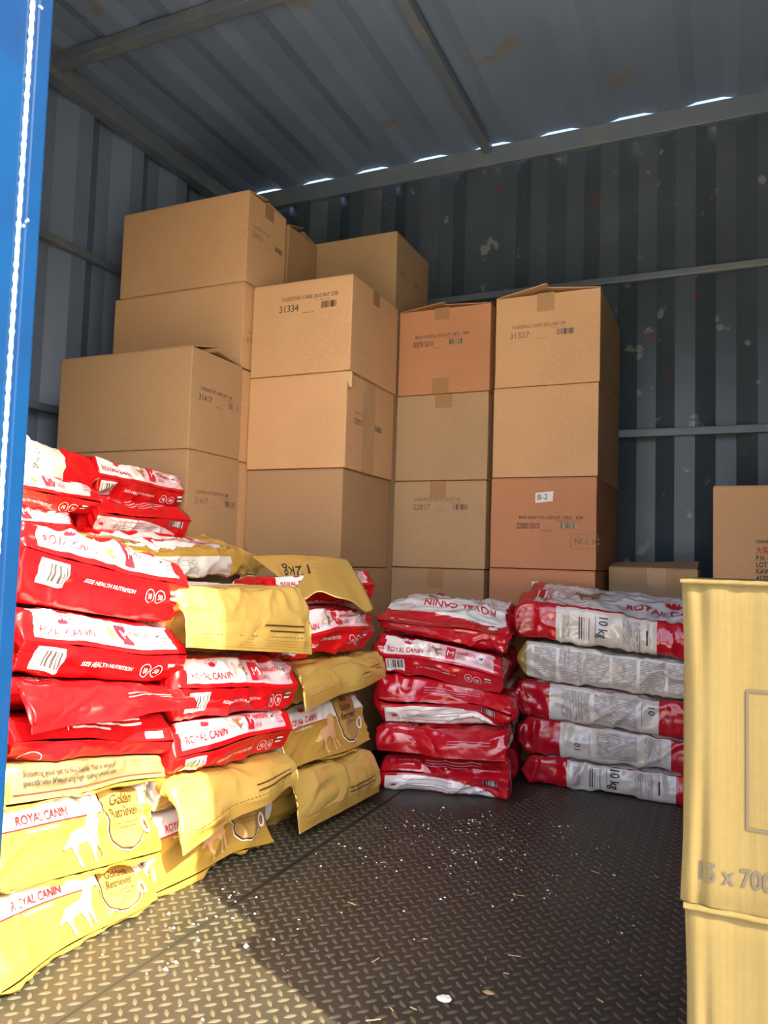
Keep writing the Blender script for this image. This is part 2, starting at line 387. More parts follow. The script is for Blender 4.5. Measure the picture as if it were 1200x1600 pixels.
# ------------------------------------------------------------------ cardboard boxes
def box_map(x0, x1, y0, y1, z0, z1):
    def f(chart, u, v, off):
        if chart == 'front': return np.stack([x0 + u, np.full_like(u, y0 - off), z0 + v], 1)
        if chart == 'right': return np.stack([np.full_like(u, x1 + off), y0 + u, z0 + v], 1)
        if chart == 'top': return np.stack([x0 + u, y0 + v, np.full_like(u, z1 + off)], 1)
    return f
BOXN = [0]
def carton(label, x0, x1, y0, y1, z0, z1, m='tan_cardboard', flap=0.0, rot=0.0, group='brown cartons stacked along the container wall', wob=0.002, prints=None, bulge=0.0, tape_top=False):
    BOXN[0] += 1; sd = BOXN[0]
    e = 0.0015
    x0 += e; x1 -= e; y0 += e; y1 -= e; z0 += 0.0006; z1 -= 0.0012
    loc = ((x0 + x1) / 2, (y0 + y1) / 2, z0)
    t = thing('cardboard_box', label, 'box', loc, group)
    bm = bmesh.new()
    bmesh.ops.create_cube(bm, size=1)
    for v in bm.verts: v.co = Vector((x0 + (v.co.x + .5) * (x1 - x0), y0 + (v.co.y + .5) * (y1 - y0), z0 + (v.co.z + .5) * (z1 - 0.003 - z0)))
    bmesh.ops.bevel(bm, geom=bm.edges[:], offset=0.0035, segments=2, affect='EDGES', profile=0.6)
    vs = [tuple(v.co) for v in bm.verts]; bm.verts.index_update(); fs = [tuple(v.index for v in f.verts) for f in bm.faces]; bm.free()
    body = link_mesh('body', vs, fs, m, t, loc=loc)
    rg = random.Random(sd)
    # two outer top flaps meeting along the middle, ends a little lifted
    long_x = (x1 - x0) >= (y1 - y0)
    for s in (0, 1):
        V = []
        lift = flap * (1.0 if s == 0 else 0.55)
        if long_x:
            ya, yb = (y0 + .001, (y0 + y1) / 2 - .0015) if s == 0 else (y1 - .001, (y0 + y1) / 2 + .0015)
            q = [(x0 + .002, ya, 0), (x1 - .002, ya, 0), (x1 - .002, yb, lift), (x0 + .002, yb, lift * 0.6)]
        else:
            xa, xb = (x0 + .001, (x0 + x1) / 2 - .0015) if s == 0 else (x1 - .001, (x0 + x1) / 2 + .0015)
            q = [(xa, y0 + .002, 0), (xb, y0 + .002, lift), (xb, y1 - .002, lift * 0.6), (xa, y1 - .002, 0)]
        V = [(x, y, z1 - 0.003 + dz) for x, y, dz in q] + [(x, y, z1 + dz) for x, y, dz in q]
        link_mesh('flap', V, [(3, 2, 1, 0), (4, 5, 6, 7), (0, 1, 5, 4), (1, 2, 6, 5), (2, 3, 7, 6), (3, 0, 4, 7)], m, t, loc=loc)
    pr = Printer(box_map(x0, x1, y0, y1, z0, z1), step=0.2)
    if prints: prints(pr, x1 - x0, y1 - y0, z1 - z0)
    pr.bake(body, loc, t)
    if rot:
        t.rotation_euler = (0, 0, rad(rot))
    return t
def stamp(pr, chart, x, y, title, code, k=1.0, ink='carton_ink', wide=0.24, bar='carton_barcode', narrow=False, dot=True):
    pr.text(chart, title, x, y + 0.036 * k, 0.0125 * k, ink, sx=0.88)
    pr.text(chart, code, x - 0.008 * k, y, 0.023 * k, ink, sx=0.55 if narrow else 0.92, bold=0.004 if narrow else 0)
    pr.text(chart, '6 x 2 kg   11/27', x + wide * 0.58, y + 0.026 * k, 0.0055 * k, ink)
    pr.text(chart, 'PREMIX 82  8482', x + wide * 0.36, y - 0.010 * k, 0.0042 * k, ink)
    pr.patch('barcode', bar, chart, x + wide * 0.66, x + wide * 0.9, y + 0.001, y + 0.022 * k)
H = 0.317
tape = lambda pr, ch, x0, x1, y0, y1: pr.patch('tape', 'brown_tape', ch, x0, x1, y0, y1, 0.0006)
# left stack
def p(pr, W, D, Hh): stamp(pr, 'right', 0.045, 0.155, 'CANINE VET DIET INT 10S', '31417', 0.9, wide=0.22)
carton('long brown box printed 31417, upper one of the pair behind the red bags at left', -2.003, -1.463, 1.80, 2.062, 0.970, 1.285, m='dull_cardboard', flap=0.03, prints=p)  # darker card on this pair stands in for shade from the bag heap
def p(pr, W, D, Hh): stamp(pr, 'right', 0.045, 0.155, 'CANINE VET DIET INT 10S', '31417', 0.9, wide=0.22, ink='faded_ink')
carton('long brown box printed 31417, lower one of the pair, half hidden by red bags', -2.003, -1.461, 1.80, 2.062, 0.653, 0.970, m='dull_cardboard', prints=p)
carton('brown box seen as a narrow strip behind the upper box printed 31417', -2.0, -1.474, 2.066, 2.33, 0.968, 1.280)
carton('brown box seen as a narrow strip behind the lower box printed 31417', -2.0, -1.474, 2.066, 2.33, 0.653, 0.967)
def p(pr, W, D, Hh): stamp(pr, 'right', 0.03, 0.09, 'CANINE DIET', '31392', 0.9, ink='faded_ink', wide=0.2)
carton('second highest box of the left stack, plain long side, below the topmost box', -2.05, -1.478, 2.07, 2.33, 1.286, 1.579, prints=p)
def p(pr, W, D, Hh):
    stamp(pr, 'right', 0.03, 0.165, 'CANINE VET DIET', '23913', 0.9, ink='faded_ink', wide=0.21)
    tape(pr, 'right', 0.10, 0.155, 0.262, Hh)
carton('topmost box of the tall left stack, plain long side towards the door', -2.03, -1.475, 2.07, 2.312, 1.580, 1.897, flap=0.018, prints=p)
carton('box tucked behind the topmost left box with one raised flap', -2.03, -1.478, 2.332, 2.55, 1.580, 1.89, m='dull_cardboard', flap=0.03)
carton('dull brown box high at the back, right of the topmost left stack', -1.508, -1.135, 2.55, 2.885, 1.585, 1.902, m='olive_cardboard', prints=lambda pr, W, D, Hh: stamp(pr, 'right', 0.04, 0.16, 'DIET', '22810', 0.8, ink='faded_ink', wide=0.2))
# middle stack with the torn box
def p(pr, W, D, Hh):
    stamp(pr, 'front', 0.115, 0.212, 'DIGESTIVE CARE 2KG INT 23B', '31334', 1.05, wide=0.23)
    tape(pr, 'right', 0.155, 0.205, Hh - 0.05, Hh)
carton('brown box printed DIGESTIVE CARE and 31334 on top of the middle stack', -1.474, -1.092, 2.115, 2.485, 1.256, 1.571, prints=p)
def p(pr, W, D, Hh):
    stamp(pr, 'right', 0.06, 0.15, 'FHN FIT32 INT', '22817', 0.9, ink='faded_ink', wide=0.23)
    pr.patch('clear_tape', 'clear_tape', 'right', 0.12, 0.21, 0, Hh, 0.0005)
    V, F = poly2([(0.335, Hh - .002), (0.388, Hh - .002), (0.3885, Hh - .055), (0.378, Hh - .05), (0.372, Hh - .03), (0.345, Hh - 0.022)])
    pr.add('torn_patch', 'torn_paper', 'front', V, F, 0.001, sub=False)
carton('brown box with a torn corner, middle of the stack under box 31334', -1.474, -1.10, 2.115, 2.49, 0.944, 1.255, prints=p)
carton('plain brown box under the torn box, just above the gold bags', -1.474, -1.107, 2.12, 2.49, 0.630, 0.943, m='dull_cardboard')
# poodle stack
def p(pr, W, D, Hh):
    stamp(pr, 'front', 0.065, 0.175, 'BHN POODLE ADULT 1.5KG   EXP', '3057015010', 0.9, wide=0.20, narrow=True)
    tape(pr, 'front', 0.14, 0.195, Hh - 0.045, Hh); tape(pr, 'front', 0.135, 0.198, 0, 0.058)
carton('orange-brown box printed POODLE ADULT with tape at top and bottom', -1.107, -0.755, 2.525, 3.05, 1.258, 1.575, m='orange_cardboard', flap=0.022, prints=p)
carton('plain tan box under the orange poodle box with a strip of tape at its top', -1.108, -0.757, 2.525, 3.05, 0.945, 1.257, m='olive_cardboard', prints=lambda pr, W, D, Hh: tape(pr, 'front', 0.15, 0.215, Hh - 0.05, Hh))
def p(pr, W, D, Hh): stamp(pr, 'front', 0.085, 0.205, 'FHN FIT32 VDI 2KG EXP 10S', '22817', 0.9, wide=0.22, ink='faded_ink'); tape(pr, 'front', 0.14, 0.20, Hh - 0.06, Hh)
carton('tan box printed 22817, third from the top in the poodle stack', -1.109, -0.758, 2.525, 3.05, 0.634, 0.944, m='olive_cardboard', prints=p)
carton('lowest visible box of the poodle stack, behind the red bags', -1.11, -0.76, 2.525, 3.05, 0.0, 0.633, m='dull_cardboard', prints=lambda pr, W, D, Hh: tape(pr, 'front', 0.14, 0.20, Hh - 0.07, Hh))
# right stack
def p(pr, W, D, Hh):
    stamp(pr, 'front', 0.06, 0.17, 'HAIRBALL CARE 2KG NE 23B', '31327', 0.95, wide=0.235, ink='faded_ink')
    pr.patch('clear_tape', 'clear_tape', 'front', 0.145, 0.205, Hh - 0.065, Hh, 0.0005)
carton('tan box printed HAIRBALL CARE 31327 with a raised flap, top of the right stack', -0.745, -0.383, 2.545, 3.06, 1.268, 1.592, flap=0.035, prints=p)
carton('plain tan box between box 31327 and the orange SHIH TZU box', -0.747, -0.386, 2.545, 3.06, 0.953, 1.267)
def p(pr, W, D, Hh):
    stamp(pr, 'front', 0.10, 0.135, 'BHN SHIH TZU ADULT 1.5KG   EXP', '2200015010', 0.9, wide=0.215, narrow=True)
    V, F = poly2([(0.155, 0.222), (0.214, 0.228), (0.216, 0.262), (0.155, 0.256)]); pr.add('paper_label', 'paper', 'front', V, F, 0.001, sub=False)
    pr.text('front', 'B-2', 0.163, 0.232, 0.019, 'black_ink', name='handwriting', rot=5, shear=0.1, off=0.0016)
    for a in ((0.275, 0.365, 0.07, 0.0712), (0.275, 0.365, 0.1188, 0.12), (0.275, 0.2762, 0.07, 0.12), (0.3638, 0.365, 0.07, 0.12)): pr.patch('stamp_frame', 'faded_ink', 'front', *a)
    pr.text('front', 'NI L IC', 0.288, 0.085, 0.02, 'faded_ink')
carton('orange-brown box printed SHIH TZU ADULT with a white B-2 label', -0.749, -0.388, 2.545, 3.06, 0.642, 0.952, m='orange_cardboard', prints=p)
carton('orange-brown box at the foot of the right stack, behind the red bags', -0.750, -0.390, 2.545, 3.06, 0.0, 0.641, m='orange_cardboard', prints=lambda pr, W, D, Hh: pr.patch('paper_label', 'paper', 'front', 0.148, 0.172, Hh - 0.055, Hh - 0.04))
# boxes further right
def p(pr, W, D, Hh): tape(pr, 'front', 0.125, 0.185, Hh - 0.12, Hh)
carton('low box with crooked open flaps, between the right stack and the corner box', -0.372, -0.085, 2.70, 2.96, 0.0, 0.658, m='olive_cardboard', flap=0.028, group=None, prints=p)
def p(pr, W, D, Hh):
    for i, (t, hh, ink) in enumerate((('DINHAS', 0.011, 'carton_ink'), ('大馬', 0.017, 'red_ink'), ('P.H. LOT', 0.0165, 'carton_ink'), ('LOT 2', 0.0165, 'carton_ink'), ('KAW.', 0.0165, 'carton_ink'), ('41200', 0.0165, 'carton_ink'), ('MALAYSIA', 0.0165, 'carton_ink'))):
        pr.text('front', t, 0.123, 0.222 - i * 0.0207 - (0.010 if i == 1 else 0.012 if i > 1 else 0), hh, ink, sx=0.72, bold=0.012)
carton('large tan box printed with an address, far right against the back wall', -0.042, 0.43, 2.62, 3.02, 0.52, 0.924, group=None, prints=p)
carton('plain tan box hidden under the address box at far right', -0.042, 0.43, 2.62, 3.02, 0.0, 0.519, group=None)
# supports that stand behind the bags
carton('plain box at the foot of the middle stack, behind the bags', -1.486, -1.107, 2.12, 2.49, 0.0, 0.629, m='dull_cardboard')
carton('plain box at the foot of the left stack, behind the bags', -2.0, -1.60, 1.83, 2.33, 0.0, 0.652, m='dull_cardboard')
carton('tall plain box standing behind the middle stack', -1.50, -1.12, 2.56, 2.9, 0.0, 1.584, m='dull_cardboard')
carton('tall plain box behind the left stack', -2.03, -1.52, 2.34, 2.55, 0.0, 1.579, m='dull_cardboard')
carton('wide plain box under the upper bags at the left wall', -2.20, -1.60, 0.84, 1.80, 0.0, 0.655, m='dull_cardboard')
# the two near cartons at the right edge of the photo
def near_box(label, x0, x1, y0, y1, z0, z1, prints, seed):
    loc = ((x0 + x1) / 2, (y0 + y1) / 2, z0)
    t = thing('carton', label, 'box', loc, 'yellow-lit cartons stacked in the doorway')
    nx, nz = 40, 36
    rg = np.random.default_rng(seed)
    def dent(u, v):
        d = 0.0015 * np.sin(u * 90 + 3 * np.sin(v * 4 + seed)) * np.exp(-u * 9)
        d = d + 0.004 * np.exp(-((u - 0.016) / 0.006) ** 2) * (0.6 + 0.4 * np.sin(v * 21 + seed)) + 0.003 * np.exp(-(v / 0.012) ** 2) + 0.004 * np.exp(-((z1 - z0 - v) / 0.012) ** 2)
        return d
    us = np.concatenate([np.linspace(0, 0.06, 40), np.linspace(0.0625, 0.16, 40), np.linspace(0.17, x1 - x0, 12)])
    vs = np.concatenate([np.linspace(0, 0.06, 24), np.linspace(0.066, z1 - z0 - 0.06, 34), np.linspace(z1 - z0 - 0.055, z1 - z0, 20)])
    U, W_ = np.meshgrid(us, vs); D = dent(U, W_)
    edge = np.minimum(1, U / 0.008); bow = 0.004 * (1 - (1 - np.minimum(1, U / 0.012)) ** 2)
    X = x0 + U + 0.004 * np.sin(np.clip((W_) / (z1 - z0), 0, 1) * math.pi) * (1 - np.minimum(1, U / 0.05)); Y = y0 + 0.004 - bow + D * 0.8; Z = z0 + W_
    V = np.stack([X, Y, Z], 2).reshape(-1, 3).tolist(); n = len(us); F = []
    for j in range(len(vs) - 1):
        for i in range(n - 1): F.append((j * n + i, j * n + i + 1, (j + 1) * n + i + 1, (j + 1) * n + i))
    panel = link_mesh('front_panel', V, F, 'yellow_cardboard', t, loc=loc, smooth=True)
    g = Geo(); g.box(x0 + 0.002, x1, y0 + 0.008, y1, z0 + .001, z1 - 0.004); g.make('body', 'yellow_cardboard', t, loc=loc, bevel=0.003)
    # top flaps with a pale crushed rim
    for s in (0, 1):
        ya, yb = (y0 + 0.001, (y0 + y1) / 2 - .002) if s == 0 else ((y0 + y1) / 2 + .002, y1)
        Geo().box(x0 + 0.001, x1, ya, yb, z1 - 0.004, z1).make('flap', 'yellow_cardboard', t, loc=loc, bevel=0.0015)
    rgp = random.Random(seed); V = []; F = []; N = 60
    for i in range(N + 1):
        xx = x0 - 0.001 + (x1 - x0) * i / N; q = rgp.uniform(-.0008, .0008)
        V += [(xx, y0 - 0.0015 + q, z1 - 0.003), (xx, y0 - 0.0022 + q, z1 - 0.0015), (xx, y0 + 0.001, z1 + 0.0005 + q * .6), (xx, y0 + 0.012, z1 + 0.0004)]
    for i in range(N):
        for j in range(3): F.append((i * 4 + j, (i + 1) * 4 + j, (i + 1) * 4 + j + 1, i * 4 + j + 1))
    link_mesh('crushed_rim', V, F, 'yellow_cardboard', t, loc=loc, smooth=True)
    def mp(chart, u, v, off): return np.stack([x0 + u, y0 - off + dent(u, v) * 0.8, z0 + v], 1)
    pr = Printer(mp, step=0.004); prints(pr); pr.bake(panel, loc, t)
    return t
def p(pr):
    pr.text('front', '15 x 700 g', 0.0165, 0.024, 0.0165, 'lilac_ink', bold=0.02, sx=0.8, off=0.0007)
    for a in ((0.056, 0.25, 0.1995, 0.2018), (0.056, 0.0583, 0.075, 0.2018), (0.056, 0.25, 0.075, 0.0773)): pr.patch('printed_frame', 'lilac_ink', 'front', *a)
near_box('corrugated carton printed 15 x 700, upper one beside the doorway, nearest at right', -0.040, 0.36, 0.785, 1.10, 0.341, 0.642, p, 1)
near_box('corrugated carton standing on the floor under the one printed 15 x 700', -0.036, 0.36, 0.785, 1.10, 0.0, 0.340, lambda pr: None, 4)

# ------------------------------------------------------------------ bags of pet food
def vnoise(P, seed):
    P = P + np.array([seed * 17.13, seed * 5.71, seed * 9.37])
    i = np.floor(P).astype(np.int64); f = P - i; u = f * f * (3 - 2 * f)
    def h(a, b, c):
        n = (a * 73856093) ^ (b * 19349663) ^ (c * 83492791)
        n = (n ^ (n >> 13)) * 1274126177 & 0x7fffffff
        return ((n ^ (n >> 16)) & 0xffff) / 32767.5 - 1
    r = 0
    for dx in (0, 1):
        for dy in (0, 1):
            for dz in (0, 1):
                wgt = (u[:, 0] if dx else 1 - u[:, 0]) * (u[:, 1] if dy else 1 - u[:, 1]) * (u[:, 2] if dz else 1 - u[:, 2])
                r = r + wgt * h(i[:, 0] + dx, i[:, 1] + dy, i[:, 2] + dz)
    return r
def smooth1(a, n):
    if n < 2: return a
    k = np.hanning(n + 2)[1:-1]; k /= k.sum(); pad = n
    b = np.concatenate([2 * a[0] - a[pad:0:-1], a, 2 * a[-1] - a[-2:-pad - 2:-1]])
    return np.convolve(b, k, 'same')[pad:-pad]

class Bag:
    """soft gusseted sack.  local x = width, y = length from the front end, z = thickness (0..T)"""
    def __init__(s, PL, PR, Wd, Ln, T, mode='end', front='block', zr=0.5, seed=1, amp=1.0, et=0.03, eb=0.03, flap=0.09, droop=(0.06, 0.06), out=0.035, zn=0.75, back='block', rise=0.0, k=0.35):
        s.PL, s.PR = PL, PR; s.W, s.L, s.T = Wd, Ln, T; s.mode = mode; s.seed = seed; s.amp = amp; s.front = front; s.droop = droop; s.rise = rise
        s.o = np.array([PL[0], PL[1]]); e = np.array([PR[0] - PL[0], PR[1] - PL[1]]); s.len = np.hypot(*e); s.r = e / s.len; s.n = np.array([-s.r[1], s.r[0]])
        # stations: (yt, zt, yb, zb, half width, squareness k, flap weight)
        h = Wd / 2; st = []
        if front == 'block':
            st += [(0, zr * T + .0007, 0.0, zr * T - .0007, h, .03, 0), (et * .55, zr * T + (1 - zr) * T * .52, eb * .55, zr * T * .48, h, .10, 0), (et, T * .955, eb, T * .045, h * .995, .2, 0), (et + .035, T, eb + .035, 0, h * .985, k, 0)]
        else:
            zt = zn * T; f = flap
            st += [(-out - .008, zt - f, -out - .007, zt - f - .001, h * 1.0, .02, 1), (-out - .004, zt - f * .5, -out - .003, zt - f * .5, h, .02, .75), (-out * .8, zt - .018, -out * .7, zt - .022, h, .02, .3), (-out * .25, zt + .002, -out * .15, zt - .006, h, .03, .06), (.03, zt + (T - zt) * .45, .02, zt * .72, h * .99, .12, 0), (.08, T * .97, .045, zt * .22, h * .985, .28, 0), (.13, T, .09, 0, h * .98, k, 0)]
        if back == 'block': en = [(Ln - .08, T, Ln - .08, 0, h * .985, k, 0), (Ln - .03, T * .93, Ln - .03, T * .07, h * .99, .2, 0), (Ln, T * .5 + .0007, Ln, T * .5 - .0007, h, .03, 0)]
        else: en = [(Ln - .12, T, Ln - .09, 0, h * .98, k, 0), (Ln - .02, T * .80, Ln - .02, T * .35, h, .1, 0), (Ln + .03, T * .62, Ln + .03, T * .60, h, .02, .1), (Ln + .075, T * .25, Ln + .072, T * .24, h, .02, .6), (Ln + .085, -.03, Ln + .08, -.031, h, .02, 1)]
        st += en; A = np.array(st, float)
        dl = np.hypot(np.diff(A[:, 0]), np.diff(A[:, 1])); dl = np.maximum(dl, 0.004); q = np.concatenate([[0], np.cumsum(dl)])
        qq = np.arange(0, q[-1], 0.001); s.qn = len(qq)
        T_ = np.stack([smooth1(np.interp(qq, q, A[:, i]), 16) for i in range(7)], 1)
        s.qq, s.tab = qq, T_
        s.dT = np.concatenate([[0], np.cumsum(np.hypot(np.diff(T_[:, 0]), np.diff(T_[:, 1])))])
        s.dB = np.concatenate([[0], np.cumsum(np.hypot(np.diff(T_[:, 2]), np.diff(T_[:, 3])))])
    def col(s, q, i): return np.interp(q, s.qq, s.tab[:, i])
    def base(s, t, q):
        t = np.mod(t, 4.0); k0 = np.floor(t).astype(int); f = t - k0
        u = np.choose(k0, [-1 + 2 * f, np.ones_like(f), 1 - 2 * f, -np.ones_like(f)])
        v = np.choose(k0, [np.ones_like(f), 1 - 2 * f, -np.ones_like(f), -1 + 2 * f])
        k = s.col(q, 5); hw = s.col(q, 4)
        x = hw * u * np.sqrt(1 - k * v * v / 2); zz = v * np.sqrt(1 - k * u * u / 2); g = (zz + 1) / 2
        y = s.col(q, 2) * (1 - g) + s.col(q, 0) * g; z = s.col(q, 3) * (1 - g) + s.col(q, 1) * g
        fw = s.col(q, 6)
        a = x / s.W + .5
        z = z - fw * (s.droop[0] * (1 - a) + s.droop[1] * a)
        return np.stack([x, y, z], 1), fw
    def local(s, t, q, off=0.0, **k):
        P, fw = s.base(t, q)
        e = 0.004
        A, _ = s.base(t + e, q); B, _ = s.base(t - e, q); C, _ = s.base(t, np.minimum(q + .002, s.qq[-1])); D, _ = s.base(t, np.maximum(q - .002, 0))
        N = np.cross(A - B, C - D); ln = np.linalg.norm(N, axis=1, keepdims=True); N = N / np.maximum(ln, 1e-9)
        bad = ln[:, 0] < 1e-9
        N[bad] = (0, 0, 1)
        N = -N if s._sgn() < 0 else N
        sd = s.seed
        body = 1 - fw
        lump = vnoise(P * np.array([7, 6, 9]), sd) * .009 + vnoise(P * np.array([19, 15, 22]), sd + 3) * .005
        cr = (1 - np.abs(vnoise(P * np.array([9, 17, 16]) + 2 * vnoise(P * 5, sd + 9)[:, None], sd + 5))) ** 4 * .010
        cr2 = (1 - np.abs(vnoise(P * np.array([30, 13, 26]), sd + 7))) ** 4 * .0035
        wave = vnoise(P * np.array([11, 3, 3]), sd + 11) * .020 * fw
        cr3 = (1 - np.abs(vnoise(P * np.array([7, 34, 30]) + 1.5 * vnoise(P * 9, sd + 13)[:, None], sd + 15))) ** 4 * .0045
        d = (lump * .9 + cr + cr3 - .003 + cr2) * s.amp * (0.55 + .45 * body) * np.clip(q / .02, .25, 1) * np.clip((s.qq[-1] - q) / .02, .25, 1)
        P2 = P + N * (d + off)[:, None]
        P2[:, 1] -= wave
        # ridge line wanders a little
        endw = np.exp(-np.maximum(P[:, 1], 0) / .05) * (s.front == 'block')
        P2[:, 2] += vnoise(np.stack([P[:, 0] * 8, P[:, 0] * 0, P[:, 0] * 0], 1), sd + 21) * .012 * endw * s.amp
        P2[:, 1] += vnoise(np.stack([P[:, 0] * 7, P[:, 0] * 0 + 4, P[:, 0] * 0], 1), sd + 23) * .020 * endw * s.amp
        m = fw < .3
        P2[m, 2] = np.clip(P2[m, 2], .001, 9.0 if s.free else s.T - .001)
        return P2
    free = False
    def _sgn(s):
        if not hasattr(s, '_sg'):
            t = np.array([.5]); q = np.array([s.qq[-1] * .5]); e = .01
            A, _ = s.base(t + e, q); B, _ = s.base(t - e, q); C, _ = s.base(t, q + .002); D, _ = s.base(t, q - .002)
            s._sg = 1 if np.cross(A - B, C - D)[0, 2] > 0 else -1
        return s._sg
    def world(s, L):
        if s.mode == 'end': a = L[:, 0] / s.W + .5; n = L[:, 1]
        else: a = L[:, 1] / s.L; n = L[:, 0] + s.W / 2
        ac = np.clip(a, -.05, 1.05)
        zb = s.PL[2] + (s.PR[2] - s.PL[2]) * ac; zt = s.PL[3] + (s.PR[3] - s.PL[3]) * ac
        xy = s.o + np.outer(a * s.len, s.r) + np.outer(n, s.n)
        z = zb + L[:, 2] / s.T * (zt - zb) + s.rise * n
        return np.column_stack([xy, np.maximum(z, 0.0015)])
    def pos(s, t, q, off=0.0): return s.world(s.local(t, q, off))
    def mapf(s, chart, a, b, off):
        if chart in ('top', 'topside', 'bot'):
            x, d = (b, a) if chart == 'topside' else (a, b)
            q = np.interp(d, s.dB if chart == 'bot' else s.dT, s.qq)
            k = s.col(q, 5); u = np.clip(x / (s.col(q, 4) * np.sqrt(1 - k / 2)), -1, 1)
            t = 2 + (1 - u) / 2 if chart == 'bot' else (u + 1) / 2
            t = np.clip(t, 2.001, 2.999) if chart == 'bot' else np.clip(t, .001, .999)
        else:
            ym = (s.tab[:, 0] + s.tab[:, 2]) / 2; q = np.interp(a, ym, s.qq)
            v = np.clip((b / s.T * 2 - 1), -1, 1); k = s.col(q, 5)
            v = np.clip(v / np.sqrt(1 - k / 2), -1, 1)
            t = np.clip(3 + (v + 1) / 2, 3.001, 3.999)
        return s.pos(t, q, off)
    wrap = False
    def build(s, label, scheme, group, nu=60, ns=13, fine=0.0045):
        mid = ((s.PL[0] + s.PR[0]) / 2, (s.PL[1] + s.PR[1]) / 2)
        loc = (mid[0] + s.n[0] * .02, mid[1] + s.n[1] * .02, (s.PL[2] + s.PR[2]) / 2)
        root = thing('pet_food_bag', label, 'bag', loc, group)
        ts = np.concatenate([np.arange(nu) / nu, 1 + np.arange(ns) / ns, 2 + np.arange(nu) / nu, 3 + np.arange(ns) / ns])
        Q = s.qq[-1]
        if s.mode == 'end': qs = np.concatenate([np.arange(0, .26, fine), np.linspace(.26, Q, 24)])
        else: qs = np.arange(0, Q, .0075)
        qs = np.unique(np.append(qs, Q)); nt_, nq = len(ts), len(qs)
        TT, QQ = np.meshgrid(ts, qs)
        P = s.pos(TT.ravel(), QQ.ravel())
        idx = np.arange(nt_ * nq).reshape(nq, nt_)
        a, b = idx[:-1, :], idx[1:, :]
        F = np.stack([a, np.roll(a, -1, 1), np.roll(b, -1, 1), b], 2).reshape(-1, 4)
        tc = ts + np.diff(np.append(ts, 4.0)) / 2; qc = (qs[:-1] + qs[1:]) / 2
        TC, QC = np.meshgrid(tc, qc); TC, QC = TC.ravel(), QC.ravel()
        L, _ = s.base(TC, QC)
        surf = np.floor(TC).astype(int)
        names, fi = scheme['col'](surf, L[:, 0], np.interp(QC, s.qq, s.dT), np.interp(QC, s.qq, s.dB), L[:, 1], L[:, 2], s)
        if s.wrap: names = [n.replace('_film', '_wrap') for n in names]
        sack = link_mesh('sack', P, F, names, root, fmat=fi, loc=loc, smooth=True)
        pr = Printer(s.mapf); pr.lift = 2.1
        scheme['print'](pr, s)
        pr.bake(sack, loc, root)
        return root

# --- colour zones and print of each kind of sack
def crown(pr, ch, x, y, sc, m='red_ink', rot=0):
    pr.shape(ch, CROWN, x, y, sc, m, 'crown_emblem', rot=rot)
    for i in range(5):
        a = rad(30 + 30 * i + rot); V, F = disc2(x + math.cos(a) * sc * .86, y + math.sin(a) * sc * .80 , sc * .09, sc * .09, 8); pr.add('crown_emblem', m, ch, V, F)
def brand(pr, ch, x, y, h, m='red_ink', rot=0, cr=True, sx=0.8):
    pr.text(ch, 'ROYAL CANIN', x, y, h, m, name='brand_lettering', rot=rot, sx=sx, bold=0.015)
    if cr:
        wv = h / .72 * 7.3 * sx * .5
        crown(pr, ch, x + wv * math.cos(rad(rot)) - h * 1.9 * math.sin(rad(rot)), y + wv * math.sin(rad(rot)) + h * 1.9 * math.cos(rad(rot)), h * 1.25, m, rot)
def red_label_col(surf, x, dt, db, y, z, b):
    names = ['red_film', 'white_film', 'pink_film']
    f = np.zeros(len(x), int)
    band = (surf == 0) & (dt > .007) & (dt < .062) & (np.abs(x) < .158)
    f[band] = 1; f[band & (x > .0)] = 2
    f[(surf == 0) & (dt > .135)] = 1
    f[(surf == 2) & (db > .12)] = 1
    return names, f
def red_label_print(pr, b):
    brand(pr, 'top', -.148, .016, .0145)
    for i, (dx, dy, c) in enumerate(((-.018, .034, 'dog_pale'), (.004, .032, 'dog_brown'))):
        pr.shape('top', DOG, dx - .006, dy, .017, c, 'dog_picture', rot=70 if i == 0 else 100)
    pr.patch('size_mark', 'red_ink', 'top', .022, .048, .014, .056)
    pr.text('top', 'M', .0265, .024, .020, 'white_ink', off=.0026, sx=1.0)
    pr.text('top', 'medium', .053, .036, .014, 'red_ink', bold=.015, sx=.86)
    pr.text('top', 'adult', .055, .018, .012, 'grey_ink', sx=.8)
    V, F = disc2(.122, .038, .009, .015); pr.add('dog_roundel', 'white_ink', 'top', V, F)
    pr.shape('top', DOG, .122, .037, .0065, 'black_ink', 'dog_roundel', off=.0024)
    for i in range(5): pr.patch('small_print', 'pink_ink', 'top', .134, .152 - .003 * (i % 2), .050 - i * .0075, .0535 - i * .0075, .0014)
    pr.text('top', 'SIZE HEALTH NUTRITION', -.06, .085, .006, 'white_ink', shear=.2, off=.002)
    # lower half
    pr.patch('barcode_label', 'white_film', 'bot', -.152, -.098, -.001 + .008, .050)
    pr.patch('barcode_label', 'barcode_print', 'bot', -.147, -.103, .012, .042, .0014)
    lowtext(pr, b)
def inv(pr):
    class I:  # the lower face reads upwards while its distance runs downwards
        pass
    q = I(); q.d = pr.d; q.step = pr.step
    return q
def lowtext(pr, b):
    base = pr.mapf
    pr.mapf = lambda ch, u, v, off: base('bot', u, -v, off)
    pr.text('bot', 'SIZE HEALTH NUTRITION', -.062, -.031, .0075, 'white_ink', shear=.25, bold=.003, sx=.95)
    for cx, t in ((.088, '10'), (.114, '50')):
        V, F = ring2(cx, -.030, .0118, .0135, .0013, 22); pr.add('roundel', 'white_ink', 'bot', V, F)
        pr.text('bot', t, cx, -.035, .010, 'white_ink', bold=.015, align='c', sx=.8)
    for i, m in enumerate(('white_ink', 'black_ink', 'white_ink')): pr.patch('colour_flag', m, 'bot', .135, .153, -.030 + i * .005, -.025 + i * .005 + .0006, .0012 + .0003 * (i % 2))
    pr.mapf = base
